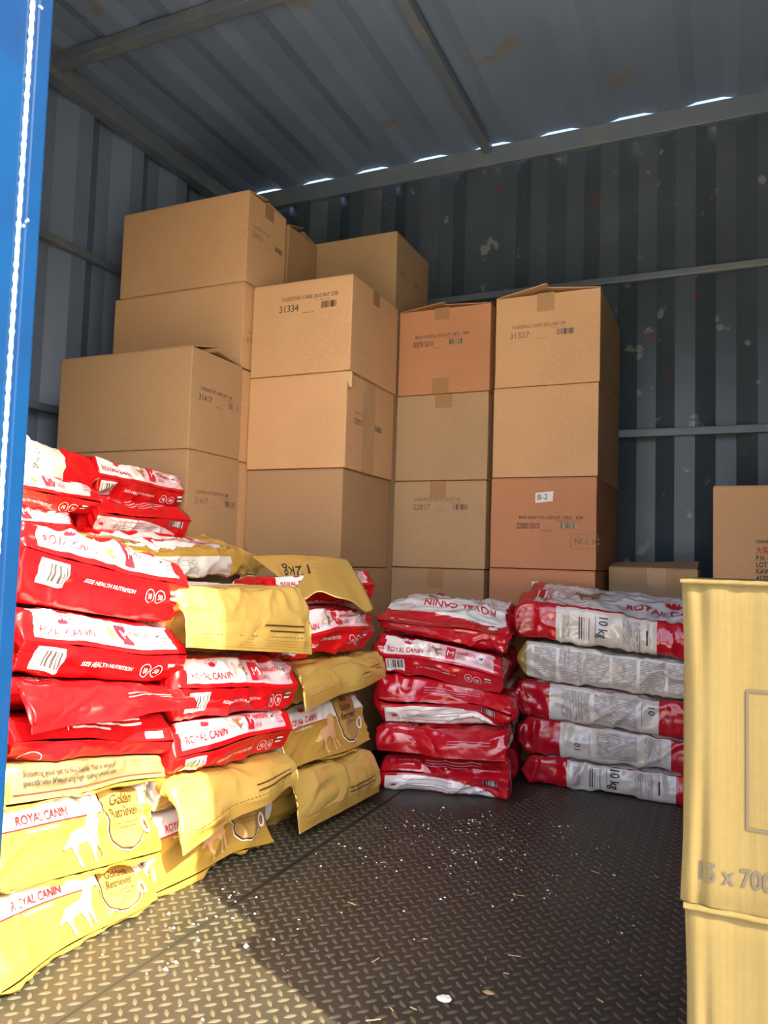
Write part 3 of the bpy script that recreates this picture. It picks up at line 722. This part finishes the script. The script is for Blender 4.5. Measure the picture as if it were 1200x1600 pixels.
RED_LABEL = dict(col=red_label_col, print=red_label_print)

def red_back_col(surf, x, dt, db, y, z, b):
    names = ['red_film', 'white_film']
    f = np.zeros(len(x), int)
    f[(surf == 2) & (db > .06)] = 1
    f[(surf == 0) & (dt > .17)] = 1
    return names, f
def red_back_print(pr, b):
    pr.text('top', '(i)', -.158, .028, .010, 'pink_ink'); pr.text('top', 'medium adult', -.135, .030, .008, 'pink_ink')
    for i in range(3): pr.patch('small_print', 'pink_ink', 'top', -.06, .10 - .04 * (i == 2), .038 - i * .008, .0405 - i * .008, .0013)
    base = pr.mapf
    pr.mapf = lambda ch, u, v, off: base('bot', u, -v, off)
    pn = [(-.172, -.010), (-.10, -.006), (0, -.008), (.04, -.014), (.09, -.026), (.13, -.042), (.155, -.060), (.155, -.066), (-.172, -.066)]
    V, F = poly2(pn); pr.add('back_panel', 'white_wrap' if b.wrap else 'white_film', 'bot', V, F, .0007)
    crown(pr, 'bot', -.145, -.034, .015)
    for i in range(2): pr.patch('small_print', 'grey_ink', 'bot', -.11, .075 - .03 * i, -.030 - i * .006, -.0285 - i * .006, .0013)
    for yy in (-.016, -.046): pr.patch('red_line', 'red_ink', 'bot', -.12, .10 if yy < -.03 else .02, yy, yy + .0012, .0013)
    pr.patch('barcode_label', 'barcode_print', 'bot', .108, .146, -.022, -.004, .0015)
    pr.mapf = base
RED_BACK = dict(col=red_back_col, print=red_back_print)

def red_flap_col(surf, x, dt, db, y, z, b):
    names = ['red_film', 'white_film']; f = np.zeros(len(x), int)
    f[(surf == 0) & (dt > .24)] = 1; f[(surf != 0) & (db > .30)] = 1
    f[(surf == 1) & (y > .05) & (y < .10)] = 1
    return names, f
def red_flap_print(pr, b):
    for cx, t in ((-.118, '50'), (-.09, '10')):
        V, F = ring2(cx, .115, .0128, .0135, .0014, 22); pr.add('roundel', 'white_ink', 'top', V, F)
        pr.text('top', t, cx + .008, .121, .010, 'white_ink', rot=180, bold=.015, sx=.8)
    for i in range(2): pr.patch('small_print', 'pink_ink', 'top', .02, .14, .035 + i * .006, .037 + i * .006, .0013)
    V, F = ring2(-.11, .15, .022, .010, .0012, 24); pr.add('roundel', 'pink_ink', 'top', V, F)
RED_FLAP = dict(col=red_flap_col, print=red_flap_print)

def red_plain_col(surf, x, dt, db, y, z, b): return ['red_film'], np.zeros(len(x), int)
def red_text_print(pr, b):
    pr.text('top', 'medium', -.12, .022, .014, 'white_ink', shear=.2); pr.patch('divider', 'white_ink', 'top', -.062, -.060, .014, .042, .0013)
    for i in range(3): pr.patch('small_print', 'white_ink', 'top', -.05, .11 - .07 * (i == 2), .036 - i * .009, .040 - i * .009, .0013)
    pr.patch('barcode_label', 'white_ink', 'top', .12, .155, .004, .016, .0013)
    base = pr.mapf; pr.mapf = lambda ch, u, v, off: base('bot', u, -v, off)
    V, F = ring2(-.13, -.03, .02, .016, .0012, 24); pr.add('roundel', 'white_ink', 'bot', V, F)
    pr.mapf = base
RED_TEXT = dict(col=red_plain_col, print=red_text_print)

def gold_label_col(surf, x, dt, db, y, z, b):
    names = ['gold_film', 'white_film']; f = np.zeros(len(x), int)
    f[(surf == 0) & (dt > .084) & (dt < .15) & (np.abs(x) < .165)] = 1
    f[((surf == 1) | (surf == 3)) & (y < .06) & (y > .02)] = 1
    return names, f
BADGE = [(.045, .122), (.115, .128), (.128, .122), (.138, .10), (.140, .07), (.134, .045), (.115, .026), (.095, .018), (.075, .022), (.060, .036), (.054, .060), (.053, .09)]
def gold_label_print(pr, b):
    brand(pr, 'top', -.132, .0905, .0145, cr=True)
    pr.patch('red_line', 'red_ink', 'top', -.165, .045, .0835, .0858, .0012)
    pr.text('top', 'Breed Health Nutrition', -.115, .0755, .0055, 'white_ink', sx=.9)
    pr.shape('top', DOG, -.006, .046, .052, 'dog_tan', 'dog_picture', rot=8)
    c = np.array([(.095, .074)])
    for k, m, off in ((1.10, 'white_ink', .0014), (1.06, 'brown_ink', .0019), (1.0, 'badge_gold', .0024)):
        V, F = poly2([tuple(c[0] + (np.array(q) - c[0]) * k) for q in BADGE]); pr.add('badge', m, 'top', V, F, off)
    pr.patch('badge', 'brown_ink', 'top', .075, .108, .114, .1245, .0029)
    pr.text('top', 'ADULT', .0915, .1165, .006, 'bright_gold_film', align='c', off=.0034)
    pr.text('top', 'Golden', .093, .0915, .0175, 'brown_ink', align='c', off=.003, sx=.74, bold=.012)
    pr.text('top', 'Retriever', .096, .070, .0175, 'brown_ink', align='c', off=.003, sx=.66, bold=.012)
    pr.text('top', 'Over 15 months old', .094, .058, .0045, 'brown_ink', align='c', off=.003)
    pr.text('top', '15 mois et plus', .094, .051, .0045, 'brown_ink', align='c', off=.003)
    V, F = ring2(.137, .05, .011, .015, .005, 20); pr.add('rosette', 'white_ink', 'top', V, F, .0034)
GOLD_LABEL = dict(col=gold_label_col, print=gold_label_print)

def gold_flap_col(surf, x, dt, db, y, z, b):
    names = ['bright_gold_film', 'pale_film', 'gold_film']; f = np.zeros(len(x), int)
    f[(surf == 2) & (db > .09)] = 2; f[((surf == 1) | (surf == 3)) & (y > .0)] = 2
    f[(surf == 3) & (y > .02) & (y < .09) & (z < .07)] = 1
    f[(surf == 0) & (dt > .26)] = 1
    return names, f
def gold_flap_print(pr, b):
    pr.text('top', '12kg', -.02, .150, .028, 'black_ink', rot=180, sx=.75, off=.002)
    n = 34
    for i in range(n):
        x = -.150 + .30 * i / n; pr.patch('dashed_line', 'black_ink', 'top', x, x + .005, .026, .0275, .0013)
    for i in range(2): pr.patch('small_print', 'brown_ink', 'top', .03, .15, .036 + i * .010, .0385 + i * .010, .0013)
    for i in range(4): pr.patch('seal_crimp', 'gold_film', 'top', -.165, .165, .004 + i * .005, .0055 + i * .005, .0012)
GOLD_FLAP = dict(col=gold_flap_col, print=gold_flap_print)

def gold_back_col(surf, x, dt, db, y, z, b):
    names = ['gold_film', 'beige_film']; f = np.zeros(len(x), int)
    f[(surf == 0) & (dt > .002) & (dt < .06)] = 1
    return names, f
def gold_back_print(pr, b):
    pr.text('top', 'Supporting your pet to live healthily. That is why all', -.15, .036, .0095, 'black_ink', sx=.72, bold=.01)
    pr.text('top', 'specific mix of foods, using high quality nutrients and', -.15, .022, .0095, 'black_ink', sx=.72, bold=.01)
    pr.patch('red_line', 'red_ink', 'top', -.17, .165, .010, .0115, .0013)
GOLD_BACK = dict(col=gold_back_col, print=gold_back_print)

def red_top_col(surf, x, dt, db, y, z, b):
    names = ['red_film', 'white_film']; f = np.zeros(len(x), int)
    f[(surf == 0) & (dt > .062 - .1 * x) & (dt < .40)] = 1
    return names, f
def red_top_print(pr, b):
    pr.text('top', '(i)', -.15, .012, .009, 'white_ink'); pr.patch('small_print', 'pink_ink', 'top', -.125, -.03, .012, .015, .0013)
    brand(pr, 'top', .14, .135, .026, rot=180, cr=False, sx=.9)
    crown(pr, 'top', .02, .088, .018, rot=180)
    V, F = ring2(-.12, .105, .024, .016, .0015, 22); pr.add('roundel', 'red_ink', 'top', V, F)
    pr.patch('size_mark', 'red_ink', 'top', .08, .125, .195, .25); pr.text('top', 'M', .116, .238, .03, 'white_ink', rot=180, bold=.02, off=.0022)
    pr.shape('top', DOG, -.04, .25, .05, 'dog_brown', 'dog_picture', rot=180)
    pr.patch('flag_label', 'white_ink', 'top', .13, .155, .018, .035, .0013)
RED_TOP = dict(col=red_top_col, print=red_top_print)

def side_scheme(kind):
    """sacks lying with a long gusset towards the door"""
    red = kind != 'gold'
    lo, hi = {'a': (.135, .418), 'b': (.118, .425), 'c': (.125, .43), 'd': (.135, .435), 'gold': (.03, .60), 'left': (.02, .47)}[kind]
    def col(surf, x, dt, db, y, z, b):
        names = ['red_film' if red else 'gold_film', 'pale_film', 'white_film']; f = np.zeros(len(x), int)
        f[(surf == 3) & (y > lo) & (y < hi) & (z > b.T * .08) & (z < b.T * .93)] = 1
        f[(surf == 0) & (dt > .10) & (x > -b.W * .42)] = 2
        f[(surf == 2) & (db > .03)] = 2
        return names, f
    def prt(pr, b):
        T = b.T
        def columns(x0, x1, n, m='fine_print_rows', y0=.14, y1=.86):
            w_ = (x1 - x0) / n
            for i in range(n): pr.patch('ingredients_text', m, 'side', x0 + i * w_ + .006, x0 + (i + 1) * w_ - .004, T * y0, T * y1, .0012)
        if kind in ('a', 'd'):
            x = lo + .02
            pr.patch('ingredients_text', 'fine_print_columns', 'side', x, x + .02, T * .2, T * .8, .0012)
            pr.patch('barcode_label', 'barcode_print', 'side', x + .045, x + .078, T * .2, T * .8, .0014)
            pr.patch('divider', 'grey_ink', 'side', x + .094, x + .0955, T * .12, T * .86, .0013)
            pr.text('side', '10 kg', x + .105, T * .86, .026, 'black_ink', rot=-90, sx=.8, off=.0018, bold=.012)
            columns(x + .165, x + .225, 1, 'fine_print_columns'); pr.patch('ingredients_text', 'black_ink', 'side', x + .236, x + .240, T * .3, T * .7, .0013)
        elif kind == 'b':
            columns(lo + .03, lo + .12, 1, 'fine_print_columns'); columns(lo + .125, lo + .25, 1)
            pr.patch('divider', 'grey_ink', 'side', lo + .262, lo + .2632, T * .2, T * .8, .0013)
            pr.text('side', '10', lo + .28, T * .72, .018, 'black_ink', rot=-90, off=.0018)
        elif kind == 'c':
            pr.text('side', '10', lo + .06, T * .30, .018, 'black_ink', rot=90, off=.0018); pr.patch('divider', 'grey_ink', 'side', lo + .085, lo + .0862, T * .2, T * .8, .0013)
            columns(lo + .10, lo + .22, 1); columns(lo + .23, lo + .285, 1, 'fine_print_columns')
        elif kind == 'gold': columns(lo + .02, hi - .02, 7)
        else: columns(lo + .02, lo + .30, 3); pr.text('side', '10 kg', lo + .36, T * .8, .018, 'black_ink', rot=-90, off=.0018)
        # front panel on top
        brand(pr, 'topside', .36 if red else .30, -.06, .034, sx=.75)
        pr.shape('topside', DOG, .24, .01, .055, 'dog_brown', 'dog_picture', rot=5)
        pr.shape('topside', DOG, .17, .0, .04, 'dog_pale', 'dog_picture', rot=-8)
        if red:
            pr.text('topside', 'medium', .12, .02, .03, 'red_ink', rot=-90); pr.patch('size_mark', 'red_ink', 'topside', .10, .115, -.05, .03)
    return dict(col=col, print=prt)

def gold_side_flap_col(surf, x, dt, db, y, z, b):
    names = ['gold_film', 'pale_film', 'white_film', 'bright_gold_film']; f = np.zeros(len(x), int)
    f[(surf == 3) & (y > .0) & (y < b.L - .17) & (z > b.T * .10) & (z < b.T * .78)] = 1
    f[(surf == 0) & (dt > .12) & (y < b.L - .12) & (x > -b.W * .30)] = 2
    f[(y > b.L - .13)] = 3
    return names, f
def gold_side_flap_print(pr, b):
    T = b.T
    for x0 in (.06, .15, .22): pr.patch('ingredients_text', 'fine_print_rows', 'side', x0, x0 + .06, T * .22, T * .70, .0012)
    brand(pr, 'topside', .22, -.02, .035, cr=False)
    V, F = disc2(.14, .0, .05, .03); pr.add('badge', 'badge_gold', 'topside', V, F)
    pr.text('topside', '12kg', b.L + .03, b.W * .25 - .10, .03, 'black_ink', rot=180, sx=.8)
GOLD_SIDE = dict(col=gold_side_flap_col, print=gold_side_flap_print)

G_A = 'sacks in the sunlit stack by the doorway'; G_B = 'sacks in the shaded heap on the left'; G_E = 'red sacks in the middle stack at the back'; G_F = 'sacks in the right stack at the back'
W0, L0 = 0.36, 0.585
def bag(label, scheme, group, PL, PR, seed, **kw):
    free = kw.pop('free', False)
    T = kw.pop('T', None) or (PL[3] - PL[2] + PR[3] - PR[2]) / 2
    wd = kw.pop('W', None) or math.hypot(PR[0] - PL[0], PR[1] - PL[1])
    ln = kw.pop('L', L0)
    if kw.get('mode') == 'side': wd, ln = kw.pop('depth'), wd
    b = Bag(PL, PR, wd, ln, T, seed=seed, **kw); b.wrap = group in (G_E, G_F); b.free = free
    return b.build(label, scheme, group)
# stack A, sunlit, from the floor up
bag('gold golden retriever sack lying on the floor, nearest at lower left', GOLD_LABEL, G_A, (-.955, .812, 0, .137), (-.968, 1.165, 0, .078), 1, zr=.12, et=.045, eb=.012, T=.125, amp=.7)
bag('sunlit gold golden retriever sack second from the floor, left', GOLD_LABEL, G_A, (-.955, .812, .139, .268), (-.963, 1.165, .080, .224), 2, zr=.12, et=.04, eb=.012, T=.132, amp=.8)
bag('thin gold sack showing a beige band of small print, above the golden retriever sacks', GOLD_BACK, G_A, (-.965, .812, .268, .335), (-.965, 1.16, .226, .275), 3, zr=.15, et=.015, eb=.012, T=.065)
bag('red sack with white small print squeezed above the thin gold sack', RED_TEXT, G_A, (-.955, .812, .335, .402), (-.958, 1.165, .276, .350), 4, zr=.4, et=.03, eb=.02, T=.075)
bag('sunlit red sack with its empty seal flap hanging down, mid stack left', RED_FLAP, G_A, (-.955, .812, .402, .462), (-.955, 1.18, .350, .405), 5, front='flap', flap=.045, droop=(.03, -.01), out=.03, zn=.8, T=.07)
bag('sunlit red and white medium sack second from the top, left', RED_LABEL, G_A, (-.950, .815, .462, .572), (-.952, 1.19, .405, .512), 6, zr=.45, et=.035, T=.112)
bag('sunlit red and white medium sack on top at left, slanting down', RED_LABEL, G_A, (-.950, .815, .574, .700), (-.950, 1.19, .512, .640), 7, free=True, zr=.62, et=.03, T=.128)
# row behind, at the wall
bag('white banded medium sack mostly hidden behind the top slanting sack', RED_LABEL, G_A, (-1.445, 1.03, .665, .762), (-1.445, 1.375, .665, .758), 8, zr=.5)
bag('sunlit medium sack with white band standing higher beside the blue jamb', RED_LABEL, G_A, (-1.445, 1.06, .755, .850), (-1.44, 1.44, .745, .815), 9, zr=.5)
bag('red sack with grey text panel on top of the pile by the jamb', side_scheme('left'), G_A, (-1.45, .86, .835, .945), (-1.45, 1.455, .800, .895), 10, free=True, mode='side', depth=.34, T=.10)
bag('red and white medium sack uppermost against the brown boxes at left', RED_LABEL, G_B, (-1.465, 1.46, .785, .905), (-1.445, 1.778, .785, .885), 11, zr=.52)
bag('red sack with white back panel below the uppermost medium sack', RED_BACK, G_B, (-1.43, 1.43, .705, .80), (-1.43, 1.775, .70, .79), 12, zr=.55)
bag('flattened red sack with loose seal, lowest of the three by the brown boxes', RED_FLAP, G_B, (-1.44, 1.42, .66, .715), (-1.42, 1.78, .66, .71), 13, front='flap', flap=.03, droop=(.01, .01), out=.05, zn=.8)
# stack C
bag('gold golden retriever sack on the floor, half in sun', GOLD_LABEL, G_B, (-.975, 1.175, 0, .14), (-.938, 1.51, 0, .14), 14, zr=.1, et=.045, eb=.01, T=.13)
bag('gold sack with hanging flap just above the half sunlit golden retriever sack', GOLD_FLAP, G_B, (-.975, 1.18, .14, .232), (-.93, 1.53, .142, .212), 15, front='flap', flap=.075, droop=(.04, -.01), out=.045, zn=.8, T=.09)
bag('red and white medium sack, lower of two between the gold sacks', RED_LABEL, G_B, (-.955, 1.175, .225, .325), (-.905, 1.53, .214, .305), 16, zr=.5)
bag('red and white medium sack, upper of two under the big gold flap', RED_LABEL, G_B, (-.955, 1.19, .326, .452), (-.90, 1.54, .305, .425), 17, zr=.5)
bag('pale gold sack with a wide hanging seal flap, partly sunlit', GOLD_FLAP, G_B, (-.965, 1.165, .452, .588), (-.905, 1.52, .428, .588), 18, front='flap', flap=.10, droop=(.0, .02), out=.04, zn=.92, T=.14)
top_gold = bag('gold sack on top of the heap with a white text panel and drooping flap', GOLD_SIDE, G_B, (-1.235, 1.30, .590, .655), (-1.235, 1.90, .592, .668), 19, free=True, mode='side', depth=.215, T=.075, rise=.2)
# its empty end droops forward over the neighbours
CP = np.array([[(-1.23, 1.80, .655), (-1.10, 1.89, .672), (-.99, 1.93, .652)], [(-1.17, 1.764, .625), (-1.0, 1.72, .612), (-.935, 1.90, .606)], [(-1.10, 1.73, .588), (-.915, 1.64, .548), (-.885, 1.855, .548)]])
def fl(u, v):
    bu = [(1 - u) ** 2, 2 * u * (1 - u), u * u]; bv = [(1 - v) ** 2, 2 * v * (1 - v), v * v]
    p = sum(bv[i][:, None] * bu[j][:, None] * CP[i, j] for i in range(3) for j in range(3))
    p[:, 0] += .022 * np.sin(u * 7.5 + 1.0) * (v + .25); p[:, 2] += (.020 * np.cos(u * 9.5 + .4) - .010) * v - .004 * np.sin(u * 30) * v
    return p
V, F = grid2(0, 1, 0, 1, .03); loc = np.array(top_gold.location)
fo = link_mesh('seal_flap', fl(V[:, 0], V[:, 1]), F, 'bright_gold_film', top_gold, loc=loc, smooth=True)
sm = fo.modifiers.new('thick', 'SOLIDIFY'); sm.thickness = .0016
pr = Printer(lambda ch, a, b, off: fl(a, b) + np.array([off * .8, -off * .5, off * .6]), step=.03)
pr.text('flap', '12kg', .56, .30, .26, 'black_ink', sx=-.5, off=.003)
pr.bake(top_gold, loc)
# stack D
bag('gold sack with its crimped flap reaching the floor, left of the red stack', GOLD_FLAP, G_B, (-.945, 1.56, 0, .15), (-.905, 1.90, 0, .15), 20, front='flap', flap=.105, droop=(.015, .0), out=.045, zn=.95, T=.15)
bag('shaded gold golden retriever sack left of the red stack', GOLD_LABEL, G_B, (-.935, 1.555, .15, .275), (-.885, 1.90, .152, .295), 21, zr=.1, et=.045, eb=.01, T=.13)
bag('shaded gold sack with dashed seal flap, above the shaded golden retriever sack', GOLD_FLAP, G_B, (-.94, 1.57, .278, .40), (-.89, 1.92, .297, .405), 22, front='flap', flap=.085, droop=(.01, -.02), out=.035, zn=.95, T=.115)
bag('crumpled red and white medium sack under the top gold flap', RED_LABEL, G_B, (-.945, 1.54, .402, .530), (-.885, 1.91, .407, .525), 23, zr=.5, amp=1.5)
bag('red medium sack tilted on top, right end of the left heap', RED_LABEL, G_B, (-1.06, 1.66, .530, .60), (-.925, 2.0, .528, .625), 24, zr=.5, amp=1.2, L=.22)
# stack E
bag('red sack with white back panel on the floor, lowest of the middle stack', RED_BACK, G_E, (-.905, 2.035, 0, .09), (-.545, 2.10, 0, .115), 25, zr=.52, et=.035, eb=.012, L=.455)
bag('red sack with its flap hanging down, second from the floor in the middle stack', RED_FLAP, G_E, (-.915, 2.04, .09, .185), (-.555, 2.10, .115, .20), 26, front='flap', flap=.065, droop=(.0, .02), out=.035, zn=.9, L=.45, T=.10)
bag('shiny red sack with white lower edge, middle of the middle stack', RED_BACK, G_E, (-.92, 2.03, .185, .335), (-.545, 2.095, .20, .285), 27, zr=.5, L=.455, amp=1.3)
bag('medium sack with crown label and barcode, second from top of the middle stack', RED_LABEL, G_E, (-.935, 2.025, .336, .448), (-.565, 2.085, .286, .392), 28, zr=.5, L=.455, T=.12)
bag('red sack showing its white front, on top of the middle stack', RED_TOP, G_E, (-.925, 2.03, .449, .535), (-.56, 2.09, .393, .528), 29, free=True, zr=.38, et=.13, L=.455, amp=1.2)
# stack F
bag('red sack with 10 kg panel on the floor, lowest of the right stack', side_scheme('d'), G_F, (-.565, 2.295, 0, .088), (.035, 2.30, 0, .084), 30, mode='side', depth=.235, T=.09)
bag('red sack with pale text panel, second from the floor in the right stack', side_scheme('c'), G_F, (-.575, 2.295, .088, .200), (.03, 2.30, .084, .178), 31, mode='side', depth=.235, T=.10)
bag('red sack with pale text panel, third from the floor in the right stack', side_scheme('b'), G_F, (-.60, 2.29, .200, .312), (.02, 2.30, .178, .278), 32, mode='side', depth=.24, T=.10)
bag('gold sack with a long pale text panel, between red ones in the right stack', side_scheme('gold'), G_F, (-.585, 2.29, .312, .428), (.03, 2.30, .278, .392), 33, mode='side', depth=.24, T=.11)
bag('large red sack with 10 kg panel and white front, on top of the right stack', side_scheme('a'), G_F, (-.60, 2.285, .430, .545), (.03, 2.30, .392, .485), 34, free=True, mode='side', depth=.24, T=.115, rise=.28)

# ------------------------------------------------------------------ scraps on the floor
rg = random.Random(11)
V = []; F = []
def crumb(x, y, r):
    b = len(V)
    for k in range(6):
        a = k * math.pi / 3 + rg.uniform(-.3, .3); q = r * rg.uniform(.6, 1.2); V.append((x + q * math.cos(a), y + q * .7 * math.sin(a), 0.0003))
    V.append((x, y, r * rg.uniform(.5, .9)))
    F.extend([(b + k, b + (k + 1) % 6, b + 6) for k in range(6)])
for _ in range(330):
    x = rg.gauss(-.52, .17); y = rg.gauss(1.72, .17)
    if y > 2.02 or x < -.88 + .25 * (y - 1.5) or x > .2: continue
    crumb(x, y, abs(rg.gauss(.0012, .0012)) + .0006)
for _ in range(60):
    x = rg.gauss(-.83, .06); y = rg.gauss(1.2, .13)
    if x < -.925: continue
    crumb(x, y, abs(rg.gauss(.0018, .0014)) + .0007)
for _ in range(60): crumb(rg.uniform(-.8, .0), rg.uniform(.85, 1.95), abs(rg.gauss(.0006, .0006)) + .0005)
tag(link_mesh('foam_crumbs', V, F, 'foam'), 'white foam crumbs scattered over the dark tread plate floor', 'crumbs', kind='stuff')
V = []; F = []
for _ in range(26):
    x, y, a, l = rg.uniform(-.7, 0.0), rg.uniform(1.0, 1.9), rg.uniform(0, 3.14), rg.uniform(.004, .011)
    c, s = math.cos(a) * l, math.sin(a) * l; px, py = -math.sin(a) * .0008, math.cos(a) * .0008; b = len(V)
    V += [(x - c - px, y - s - py, .0022), (x + c - px, y + s - py, .0024), (x + c + px, y + s + py, .0024), (x - c + px, y - s + py, .0022), (x - c, y - s, .0036), (x + c, y + s, .0038)]
    F += [(b, b + 1, b + 5, b + 4), (b + 3, b + 4, b + 5, b + 2)]
tag(link_mesh('straw_bits', V, F, 'straw'), 'small dry straw bits scattered on the floor', 'debris', kind='stuff')
for lab, x, y, r, m in (('crumpled pale paper scrap pressed on the floor near the bottom of the photo', -.383, 1.119, .016, 'foam'), ('small beige flake on the floor right of the pale paper scrap', -.33, 1.165, .010, 'straw')):
    q = [(x + r * rg.uniform(.6, 1.1) * math.cos(k * .7), y + r * .7 * rg.uniform(.6, 1.1) * math.sin(k * .7), .0022 + rg.uniform(0, .0015)) for k in range(9)]
    tag(link_mesh('paper_scrap', q + [(x, y, .0045)], [(k, (k + 1) % 9, 9) for k in range(9)], m), lab, 'scrap')
